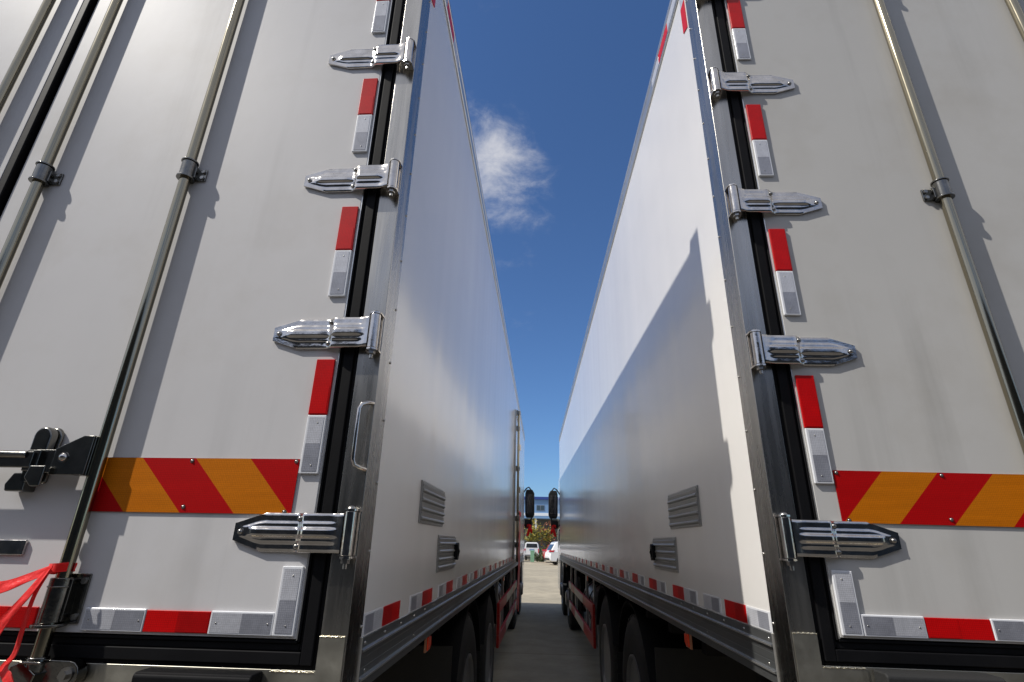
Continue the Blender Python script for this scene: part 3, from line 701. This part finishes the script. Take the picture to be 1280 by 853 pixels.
    for i, v in enumerate((4.95, 5.25)): MB(s).tube([(0.30, v, 0.62 + 0.2), (0.85, v, 0.62 + 0.2)], 0.12, 20).build('air_tank', M['frame_black'], T, bevel=0.01)
    MB(s).box((0.14, 7.25, 0.52), (0.68, 7.95, 0.98)).build('battery_box', M['frame_black'], T, bevel=0.01)
    # --- reefer unit and cab
    MB(s, o).box((0.30, BL, 1.25), (BW - 0.30, BL + 0.55, 2.50)).build('refrigeration_unit', M['cab'], T, bevel=0.05, seg=4)
    cb = MB(s)
    prof = [(10.98, 0.62), (10.98, 2.95), (11.25, 3.10), (12.55, 3.04), (12.95, 2.55), (13.22, 1.75), (13.28, 0.95), (13.28, 0.42), (12.25, 0.42), (12.20, 0.80), (11.95, 1.10), (11.30, 1.12), (11.0, 0.95)]
    cb.prism(prof, lambda p: (0.08, p[0], p[1]), lambda p: (BW - 0.08, p[0], p[1])); cab = cb.build('cab', M['cab'], T, bevel=0.05, seg=3)
    MB(s).prism([(11.75, 1.85), (12.92, 1.80), (12.66, 2.52), (11.75, 2.60)], lambda p: (0.074, p[0], p[1]), lambda p: (0.079, p[0], p[1])).build('window', M['glass'], cab)
    MB(s).prism([(13.20, 1.86), (12.98, 2.56), (12.985, 2.57), (13.215, 1.86)], lambda p: (0.25, p[0], p[1]), lambda p: (BW - 0.25, p[0], p[1])).build('windscreen', M['glass'], cab)
    MB(s).tube([(0.085, 11.70, 1.5), (0.035, 11.70, 1.55), (0.035, 11.70, 1.75), (0.085, 11.70, 1.8)], 0.012, 8).build('door_handle', M['black'], cab)
    # mirror: bowed arm carrying a tall housing and a small one
    ar = MB(s); v = 12.15
    ar.tube([(0.085, v, 2.62), (0.0, v, 2.74), (-0.06, v, 2.77), (-0.12, v, 2.70), (-0.14, v, 2.5), (-0.14, v, 2.1), (-0.11, v, 1.95), (-0.04, v, 1.80), (0.085, v, 1.90)], 0.017, 10)
    arm = ar.build('mirror_arm', M['black'], T)
    hs = MB(s); hs.prism([(-0.20, 2.12), (-0.17, 2.04), (0.0, 2.04), (0.03, 2.12), (0.03, 2.62), (0.0, 2.71), (-0.15, 2.71), (-0.20, 2.62)], lambda p: (p[0], v - 0.05, p[1]), lambda p: (p[0], v + 0.07, p[1]))
    h_ = hs.build('mirror', M['black'], T, bevel=0.025, seg=3)
    MB(s).prism([(-0.165, 2.14), (-0.005, 2.14), (-0.005, 2.60), (-0.165, 2.60)], lambda p: (p[0], v - 0.054, p[1]), lambda p: (p[0], v - 0.0505, p[1])).build('mirror_glass', M['mirror_glass'], h_)
    MB(s).box((-0.14, v - 0.04, 1.80), (0.04, v + 0.06, 2.00)).build('mirror', M['black'], T, bevel=0.025, seg=3)
    if side_door: sdoor(T, s, zr)
    return T

def wheel_far(T, s, v):
    w_ = MB(s)
    prof = [(0.27, 0.0), (0.36, 0.0), (0.47, 0.012), (0.515, 0.045), (0.515, 0.53), (0.47, 0.565), (0.27, 0.57)]
    w_.lathe(prof, (BW - 0.61, v, 0.509), (1, 0, 0), 40, closed=False); return w_.build('wheel', M['tyre'], T, sharp=25)

def sdoor(T, s, zr):
    o = (0, 0, zr)
    v0, v1, z0, z1 = 6.50, 7.62, 0.06, 2.06
    sd = MB(s, o).box((0.0034, v0, z0), (-0.010, v1, z1)).build('side_door', M['side'], T, bevel=0.003)
    f = MB(s, o)
    for a, b in (((v0 - 0.07, z0 - 0.05), (v0 - 0.005, z1 + 0.06)), ((v1 + 0.005, z0 - 0.05), (v1 + 0.05, z1 + 0.06))): f.box((0.0034, a[0], a[1]), (-0.020, b[0], b[1]))
    f.box((0.0034, v0 - 0.004, z1 + 0.004), (-0.018, v1 + 0.004, z1 + 0.05)); f.box((0.0034, v0 - 0.004, z0 - 0.05), (-0.018, v1 + 0.004, z0 - 0.004))
    f.build('door_frame', M['steel'], sd, bevel=0.002)
    r = MB(s, o); r.tube([(-0.052, v0 + 0.05, -0.02), (-0.052, v0 + 0.05, 2.12)], 0.017, 16); r.build('lock_rod', M['chrome_bar'], sd)
    c = MB(s, o)
    for zc in (0.20, 0.55, 1.25, 1.85, 2.09):
        c.box((-0.008, v0 + 0.0, zc - 0.035), (-0.045, v0 + 0.09, zc + 0.035)); c.tube([(-0.052, v0 + 0.05, zc - 0.03), (-0.052, v0 + 0.05, zc + 0.03)], 0.026, 14)
    c.build('clamp', M['cast'], sd, bevel=0.003)
    h = MB(s, o)
    for zc in (0.35, 1.05, 1.75):
        h.box((-0.011, v1 - 0.22, zc - 0.04), (-0.024, v1 + 0.02, zc + 0.04)); h.tube([(-0.030, v1 + 0.02, zc - 0.05), (-0.030, v1 + 0.02, zc + 0.05)], 0.014, 12)
    pieces(h, 'side_hinge', M['chrome'], sd, bevel=0.002)
    h = MB(s, o); h.box((-0.060, v0 + 0.03, 0.60), (-0.075, v0 + 0.34, 0.64)); h.build('handle', M['cast'], sd, bevel=0.004)

L_ZR, R_ZR = 1.2257, 1.2410
TL = truck('refrigerated_truck', -1, (-0.4095 + 0.0049 * L_ZR, 1.2511, 0), -0.0108, -0.0049, L_ZR,
           'white refrigerated truck on the left, with a red ribbon tied to its rear door rod', True)
TR = truck('refrigerated_truck', 1, (0.5934 - 0.0049 * R_ZR, 1.4065, 0), 0.0108, 0.0049, R_ZR,
           'white refrigerated truck on the right, its side wall crossed by a slanting shadow', False)
bpy.context.view_layer.update()

def TP(T, s, zr, u, v, z): return T.matrix_world @ Vector((s * u, v, zr + z))

# ------------------------------------------------------------------ ribbons
def ribbon(mb, pts, wids, dirs, th=0.0012):
    """a cloth band along pts; dirs = width direction at each point, smoothed, with real thickness"""
    P_, W_, D_ = [Vector(p) for p in pts], wids, [Vector(d).normalized() for d in dirs]
    n = len(P_); K = 5
    rows = []
    for i in range(n - 1):
        for j in range(K):
            t = j / K
            a, b, c, d = P_[max(i - 1, 0)], P_[i], P_[i + 1], P_[min(i + 2, n - 1)]
            p = 0.5 * ((2 * b) + (c - a) * t + (2 * a - 5 * b + 4 * c - d) * t * t + (3 * b - a - 3 * c + d) * t ** 3)
            rows.append((p, W_[i] * (1 - t) + W_[i + 1] * t, D_[i].lerp(D_[i + 1], t).normalized()))
    rows.append((P_[-1], W_[-1], D_[-1]))
    fr, bk = [], []
    for i, (p, wd, dr) in enumerate(rows):
        tg = (rows[min(i + 1, len(rows) - 1)][0] - rows[max(i - 1, 0)][0]).normalized(); nn = tg.cross(dr).normalized()
        cr = [0.0, 0.35, 0.0, -0.3, 0.0]
        fr.append([mb.P(p + dr * wd * (k / 4 - 0.5) + nn * (th + cr[k] * wd * 0.16 * math.sin(i * 0.5 + 1))) for k in range(5)])
        bk.append([mb.P(p + dr * wd * (k / 4 - 0.5) + nn * (-th + cr[k] * wd * 0.16 * math.sin(i * 0.5 + 1))) for k in range(5)])
    for A in (fr, bk):
        for i in range(len(rows) - 1):
            for k in range(4): mb.f.append([A[i][k], A[i + 1][k], A[i + 1][k + 1], A[i][k + 1]])
    for i in range(len(rows) - 1):
        mb.f.append([fr[i][0], bk[i][0], bk[i + 1][0], fr[i + 1][0]]); mb.f.append([fr[i][4], fr[i + 1][4], bk[i + 1][4], bk[i][4]])
    mb.f.append(fr[0] + bk[0][::-1]); mb.f.append(fr[-1] + bk[-1][::-1])

def q(u, y, z): return TP(TL, -1, L_ZR, u, y, z)
rb = MB()
u0 = ROD_U[0]
# turn round the rod just above the guide
ribbon(rb, [q(u0 - 0.020, -0.045, 0.147), q(u0, -0.056, 0.145), q(u0 + 0.020, -0.050, 0.143), q(u0 + 0.022, -0.030, 0.140), q(u0, -0.016, 0.142), q(u0 - 0.020, -0.024, 0.146)], [0.018, 0.019, 0.02, 0.02, 0.018, 0.018], [(0, 0, 1)] * 6)
# upper tail, nearly level to the left
ribbon(rb, [q(u0 + 0.006, -0.057, 0.143), q(u0 + 0.045, -0.062, 0.126), q(u0 + 0.090, -0.070, 0.106), q(u0 + 0.150, -0.080, 0.096), q(u0 + 0.230, -0.080, 0.070), q(u0 + 0.300, -0.075, 0.02)],
       [0.018, 0.020, 0.026, 0.031, 0.034, 0.034], [(0, 0.2, 1), (-0.1, 0.3, 1), (-0.1, 0.3, 1), (0, 0.2, 1), (-0.3, 0.2, 1), (-0.3, 0.2, 1)])
# lower tail hanging down to the left
ribbon(rb, [q(u0 + 0.012, -0.060, 0.140), q(u0 + 0.030, -0.072, 0.090), q(u0 + 0.058, -0.082, 0.035), q(u0 + 0.078, -0.088, -0.030), q(u0 + 0.098, -0.090, -0.100), q(u0 + 0.11, -0.085, -0.20)],
       [0.015, 0.024, 0.032, 0.036, 0.036, 0.034], [(1, 0, 0.5), (1, 0.1, 0.4), (1, 0.15, 0.4), (1, 0.2, 0.4), (1, 0.2, 0.3), (1, 0.2, 0.3)])
# loose strand down the rod and wrap at the cam
ribbon(rb, [q(u0 + 0.010, -0.058, 0.138), q(u0 + 0.020, -0.064, 0.090), q(u0 + 0.022, -0.064, 0.03), q(u0 + 0.026, -0.060, -0.02), q(u0 + 0.036, -0.064, -0.045), q(u0 + 0.012, -0.070, -0.065), q(u0 - 0.004, -0.068, -0.088)],
       [0.008, 0.008, 0.009, 0.010, 0.016, 0.020, 0.018], [(1, 0, 0)] * 5 + [(0.3, 0, 1)] * 2)
tag(rb.build('red_ribbon', M['ribbon'], sharp=60), 'red satin ribbon knotted round the rear door rod, two tails trailing left', 'ribbon')

rb = MB()
def q(u, v, z): return TP(TL, -1, L_ZR, u, v, z)
for k, (dv, zt, wd) in enumerate(((0.0, -0.62, 0.12), (0.16, -0.48, 0.10), (0.3, -0.70, 0.10))):
    ribbon(rb, [q(-0.078, 6.60 + dv * 0.2, 0.62), q(-0.085, 6.56 + dv * 0.5, 0.40), q(-0.075, 6.58 + dv, 0.15), q(-0.07, 6.66 + dv * 1.3, -0.12), q(-0.05, 6.70 + dv * 1.5, zt)],
           [0.03, 0.07, wd, wd, wd * 0.8], [(0.05, 1, 0)] * 5)
ribbon(rb, [q(-0.080, 6.55, 0.62), q(-0.10, 6.62, 0.60), q(-0.085, 6.70, 0.62), q(-0.055, 6.62, 0.64)], [0.06, 0.06, 0.06, 0.06], [(0, 0, 1)] * 4)
tag(rb.build('red_ribbon', M['ribbon'], sharp=60), 'wide red ribbon hanging from the side door handle of the left truck', 'ribbon')
for T, s, zr, lab in ((TL, -1, L_ZR, 'red ribbon tied under the mirror of the left truck'), (TR, 1, R_ZR, 'red ribbon tied under the mirror of the right truck')):
    rb = MB()
    def q(u, v, z): return T.matrix_world @ Vector((s * u, v, z))
    ribbon(rb, [q(-0.08, 12.08, 1.84), q(-0.07, 12.06, 1.75), q(-0.03, 12.07, 1.62)], [0.03, 0.07, 0.06], [(1, 0, 0)] * 3)
    ribbon(rb, [q(-0.08, 12.08, 1.84), q(-0.12, 12.05, 1.77), q(-0.13, 12.07, 1.68)], [0.03, 0.06, 0.05], [(1, 0, 0.3)] * 3)
    ribbon(rb, [q(-0.13, 12.06, 1.83), q(-0.08, 12.03, 1.87), q(-0.02, 12.06, 1.85)], [0.07, 0.04, 0.07], [(0, 0, 1)] * 3)
    tag(rb.build('red_ribbon', M['ribbon'], sharp=60), lab, 'ribbon')

# ------------------------------------------------------------------ far yard: cars
def car(name, loc, rz, paint, label, length=4.5, width=1.82, height=1.68, cat='car'):
    T = empty(name, loc, rz); tag(T, label, cat)
    Lh, Wh, H = length / 2, width / 2, height
    # tail at -x ; outline (x, z) of lower body and greenhouse
    low = [(-Lh + 0.02, 0.36), (-Lh, 0.55), (-Lh + 0.03, 0.80), (-Lh + 0.10, 1.02), (-Lh + 0.95, 1.04), (0.9, 1.03), (1.45, 0.98), (Lh - 0.25, 0.86), (Lh - 0.02, 0.68), (Lh, 0.45), (Lh - 0.08, 0.26), (-Lh + 0.15, 0.24)]
    b = MB(); b.prism(low, lambda p: (p[0], -Wh, p[1]), lambda p: (p[0], Wh, p[1])); body = b.build('body', paint, T, bevel=0.09, seg=4, sharp=60)
    gh = [(-Lh + 0.13, 1.00), (-Lh + 0.42, H - 0.22), (-Lh + 0.50, H - 0.08), (-Lh + 0.75, H), (0.35, H), (0.62, H - 0.06), (1.38, 1.00)]
    b = MB()
    b.prism(gh, lambda p: (p[0], -Wh + 0.03 + 0.20 * (p[1] - 1.0) / (H - 1.0), p[1]), lambda p: (p[0], Wh - 0.03 - 0.20 * (p[1] - 1.0) / (H - 1.0), p[1])); b.build('roof', paint, T, bevel=0.05, seg=3, sharp=60)
    k = (H - 1.0)
    for sy in (-1, 1):
        def yy(z, e=0.006): return sy * (Wh - 0.03 - 0.20 * (z - 1.0) / k + e)
        for poly in ([(-Lh + 0.62, 1.06), (-Lh + 0.78, H - 0.16), (-0.35, H - 0.12), (-0.35, 1.06)], [(-0.27, 1.06), (-0.27, H - 0.12), (0.40, H - 0.13), (1.12, 1.06)]):
            MB().prism(poly, lambda p: (p[0], yy(p[1]), p[1]), lambda p: (p[0], yy(p[1], -0.02), p[1])).build('window', M['glass'], T)
        t = MB().prism([(-Lh - 0.012, 0.92), (-Lh + 0.03, 1.04), (-Lh + 0.40, 1.05), (-Lh + 0.30, 0.90)], lambda p: (p[0], sy * (Wh - 0.34), p[1]), lambda p: (p[0], sy * (Wh + 0.008), p[1])).build('tail_light', M['tail'], T, bevel=0.015)
        for x in (-Lh + 0.85, Lh - 0.88):
            w_ = MB().lathe([(0.20, 0), (0.30, -0.01), (0.335, 0.03), (0.335, 0.17), (0.30, 0.20), (0.20, 0.20)], (x, sy * (Wh - 0.19), 0.335), (0, sy, 0), 28, closed=False).build('wheel', M['tyre'], T)
            MB().lathe([(0.21, 0.0), (0.20, 0.012), (0.05, 0.02), (0.0, 0.02)], (x, sy * (Wh + 0.012), 0.335), (0, sy, 0), 20).build('rim', M['rim'], w_)
    MB().prism([(-Lh + 0.16, 1.07), (-Lh + 0.42, H - 0.22), (-Lh + 0.40, H - 0.22), (-Lh + 0.14, 1.07)], lambda p: (p[0] - 0.012, -Wh + 0.26, p[1]), lambda p: (p[0] - 0.012, Wh - 0.26, p[1])).build('rear_window', M['glass'], T)
    MB().box((-Lh - 0.03, -Wh + 0.2, 0.34), (-Lh + 0.05, Wh - 0.2, 0.48)).build('bumper', M['black'], T, bevel=0.02)
    return T
car('parked_car', (2.92, 43.4, 0), math.radians(12), M['car_white'], 'white sport utility car with its tail showing past the right truck')
car('parked_car', (2.70, 48.4, 0), math.radians(4), M['car_red'], 'dark red car parked just behind the white car', height=1.5)
car('parked_car', (-3.35, 50.0, 0), math.radians(178), M['car_white'], 'silver white car half hidden behind the left truck', height=1.5)

# small white van seen end-on by the fence
V = empty('white_van', (-0.55, 53.2, 0)); tag(V, 'small white van with a blue panel below its rear window, by the fence', 'van')
MB().prism([(-0.78, 0.45), (-0.80, 1.0), (-0.70, 1.55), (-0.55, 1.68), (0.55, 1.68), (0.70, 1.55), (0.80, 1.0), (0.78, 0.45)], lambda p: (p[0], -0.9, p[1]), lambda p: (p[0], 2.7, p[1])).build('body', M['car_white'], V, bevel=0.06, seg=3)
MB().prism([(-0.60, 1.20), (-0.55, 1.56), (0.55, 1.56), (0.60, 1.20)], lambda p: (p[0], -0.915, p[1]), lambda p: (p[0], -0.88, p[1])).build('rear_window', M['glass'], V)
MB().box((-0.25, -0.925, 0.92), (0.27, -0.9, 1.06)).build('blue_panel', M['bld_blue'], V)
MB().box((-0.80, -0.98, 0.40), (0.80, -0.86, 0.56)).build('bumper', M['plate'], V, bevel=0.02)
for x in (-0.72, 0.72): MB().box((x - 0.05, -0.93, 0.72), (x + 0.05, -0.89, 1.10)).build('tail_light', M['tail'], V)
for x in (-0.72, 0.56):
    for y in (0.0, 2.1): MB().lathe([(0.12, 0), (0.28, 0), (0.30, 0.03), (0.30, 0.14), (0.28, 0.16), (0.12, 0.16)], (x, y, 0.30), (1, 0, 0), 24).build('wheel', M['tyre'], V)

V.scale = (0.88, 0.88, 0.95)
# green litter bin on a post
B_ = empty('green_bin', (-0.44, 47.0, 0)); tag(B_, 'pale green upright bin standing in front of the van', 'bin')
MB().prism([(-0.17, -0.15), (0.17, -0.15), (0.17, 0.15), (-0.17, 0.15)], lambda p: (p[0] * 0.9, p[1] * 0.9, 0.05), lambda p: (p[0], p[1], 0.88)).build('body', M['green'], B_, bevel=0.015)
MB().prism([(-0.19, -0.17), (0.19, -0.17), (0.19, 0.17), (-0.19, 0.17)], lambda p: (p[0], p[1], 0.882), lambda p: (p[0] * 0.85, p[1] * 0.85, 0.96)).build('lid', M['green'], B_, bevel=0.01)

# iron fence
F = empty('iron_fence', (0, 56, 0)); tag(F, 'black iron railing running along the far edge of the yard', 'fence')
for i in range(15): MB().box((-14.03 + i * 2.0, -0.03, 0), (-13.97 + i * 2.0, 0.03, 1.8)).build('post', M['fence'], F)
MB().box((-14, -0.02, 1.64), (14, 0.02, 1.70)).build('rail', M['fence'], F); MB().box((-14, -0.02, 0.30), (14, 0.02, 0.36)).build('rail', M['fence'], F)
pk = MB()
for i in range(186): pk.box((-13.9 + i * 0.15 - 0.012, -0.012, 0.361), (-13.9 + i * 0.15 + 0.012, 0.012, 1.639))
pk.build('picket', M['fence'], F, kind='stuff')
MB().box((-14, 0.06, 0.0), (14, 0.30, 0.28)).build('plinth', M['bld_grey'], F)
# hedge behind the railing
def leaves(name, centre, rad, n, m, parent, seed, size=0.11, squash=1.0):
    r = random.Random(seed); b = MB()
    clumps = [(Vector((r.gauss(0, 0.5) * rad[0], r.gauss(0, 0.5) * rad[1], r.gauss(0, 0.5) * rad[2])), r.uniform(0.25, 0.55)) for _ in range(14)]
    for _ in range(n):
        c, cr = r.choice(clumps)
        p = Vector(centre) + c + Vector((r.gauss(0, 1) * cr * rad[0], r.gauss(0, 1) * cr * rad[1], r.gauss(0, 1) * cr * rad[2])) * 0.75
        a = Vector((r.gauss(0, 1), r.gauss(0, 1), r.gauss(0, 1))).normalized(); d = a.orthogonal().normalized(); l_ = size * r.uniform(0.6, 1.4)
        i = [b.P(p + a * l_), b.P(p + d * l_ * 0.45), b.P(p - a * l_), b.P(p - d * l_ * 0.45)]
        b.f.append(i)
    return b.build(name, m, parent)
def tree(loc, h, rad, mats, label, seed, n=1300):
    r = random.Random(seed)
    T = empty('small_tree', loc); tag(T, label, 'tree', 'small trees behind the railing')
    b = MB(); b.tube([(0, 0, 0), (0.03, 0.02, h * 0.35), (-0.02, 0, h * 0.7)], [0.11, 0.08, 0.03], 9)
    for k in range(7):
        t = 2 * PI * k / 7 + r.random(); z = h * r.uniform(0.3, 0.55)
        b.tube([(0, 0, z), (math.cos(t) * rad * 0.45, math.sin(t) * rad * 0.45, z + h * 0.22), (math.cos(t) * rad * 0.8, math.sin(t) * rad * 0.8, z + h * 0.26)], [0.045, 0.028, 0.01], 6)
    b.build('trunk', M['bark'], T)
    for i, m_ in enumerate(mats): leaves('crown', (0, 0, h * 0.68), (rad * 0.85, rad * 0.85, h * 0.26), n // len(mats), M[m_], T, seed * 7 + i)
tree((-0.55, 61.5, 0), 3.4, 0.95, ('leaf_y', 'leaf_y', 'leaf_g'), 'yellow leaved tree nearest the left truck', 3)
tree((0.95, 62.2, 0), 3.35, 1.0, ('leaf_g', 'leaf_y', 'leaf_r'), 'green tree with rusty leaves above the white car', 4)
tree((3.6, 62.0, 0), 3.6, 1.2, ('leaf_g', 'leaf_y'), 'round green tree hidden beside the right truck', 5)
tree((-3.8, 62.0, 0), 3.7, 1.3, ('leaf_g', 'leaf_y'), 'broad green tree hidden beside the left truck', 6)
hd = empty('hedge', (0, 57.3, 0)); tag(hd, 'low dark green hedge growing behind the black railing', 'hedge')
for i in range(5): leaves('foliage', (-8 + i * 4, 0, 0.75), (1.9, 0.35, 0.5), 700, M['leaf_g'], hd, 40 + i, 0.10)

sh = empty('shrub', (0.18, 49.6, 0)); tag(sh, 'dark leafy shrub beside the green bin', 'shrub')
MB().tube([(0, 0, 0), (0.02, 0.02, 0.45)], [0.03, 0.015], 7).build('stem', M['bark'], sh)
leaves('foliage', (0, 0, 0.42), (0.42, 0.35, 0.38), 800, M['leaf_g'], sh, 77, 0.07)
# blue building across the yard
K = empty('blue_building', (0, 80, 0)); tag(K, 'long blue clad building with a white band and dark open ground floor', 'building')
MB().box((-30, 0, 5.30), (30, 14, 7.62)).build('wall', M['bld_blue'], K)
MB().box((-30.2, -0.25, 7.62), (30.2, 14.2, 8.02)).build('cornice', M['bld_navy'], K, bevel=0.02)
MB().box((-30.05, -0.12, 5.34), (30.05, 0.02, 5.74)).build('band', M['bld_white'], K)
MB().box((-29.9, 2.4, 0.0), (29.9, 13.9, 5.29)).build('ground_floor', M['bld_dark'], K)
MB().box((-30.05, -0.14, 4.98), (30.05, 2.39, 5.298)).build('beam', M['bld_blue'], K)
for i in range(13): MB().box((-24.3 + i * 4.0 - 0.14, 0.0, 0), (-24.3 + i * 4.0 + 0.14, 0.3, 4.978)).build('column', M['bld_white'], K)
for i in range(11):
    x = 0.385 + (i - 5) * 4.8
    wf = MB().box((x - 0.58, -0.06, 6.10), (x + 0.58, -0.002, 6.84)).build('window', M['winframe'], K)
    for sx in (-1, 1): MB().box((x + sx * 0.285 - 0.24, -0.075, 6.16), (x + sx * 0.285 + 0.24, -0.061, 6.78)).build('pane', M['win'], wf)
for i in range(6): MB().box((-20.5 + i * 8, 2.30, 0.1), (-17.0 + i * 8, 2.39, 3.4)).build('shutter', M['bld_grey'], K)

# made-up dark shed behind the camera, added to darken steel reflections and sky fill
W_ = empty('added_dark_shed', (0, -8.5, 0)); tag(W_, 'low dark shed added behind the viewer to darken reflections in the steel', 'shed')
MB().box((-24, -9, 0), (24, 0, 5.6)).build('wall', M['ware'], W_)
MB().prism([(-9.4, 5.6), (0.5, 5.6), (-4.5, 6.8)], lambda p: (-24.4, p[0], p[1]), lambda p: (24.4, p[0], p[1])).build('roof', M['ware_roof'], W_)
for i in range(5): MB().box((-19.5 + i * 8.4, 0.0, 0.02), (-15.2 + i * 8.4, 0.06, 3.8)).build('shutter_door', M['ware_door'], W_)
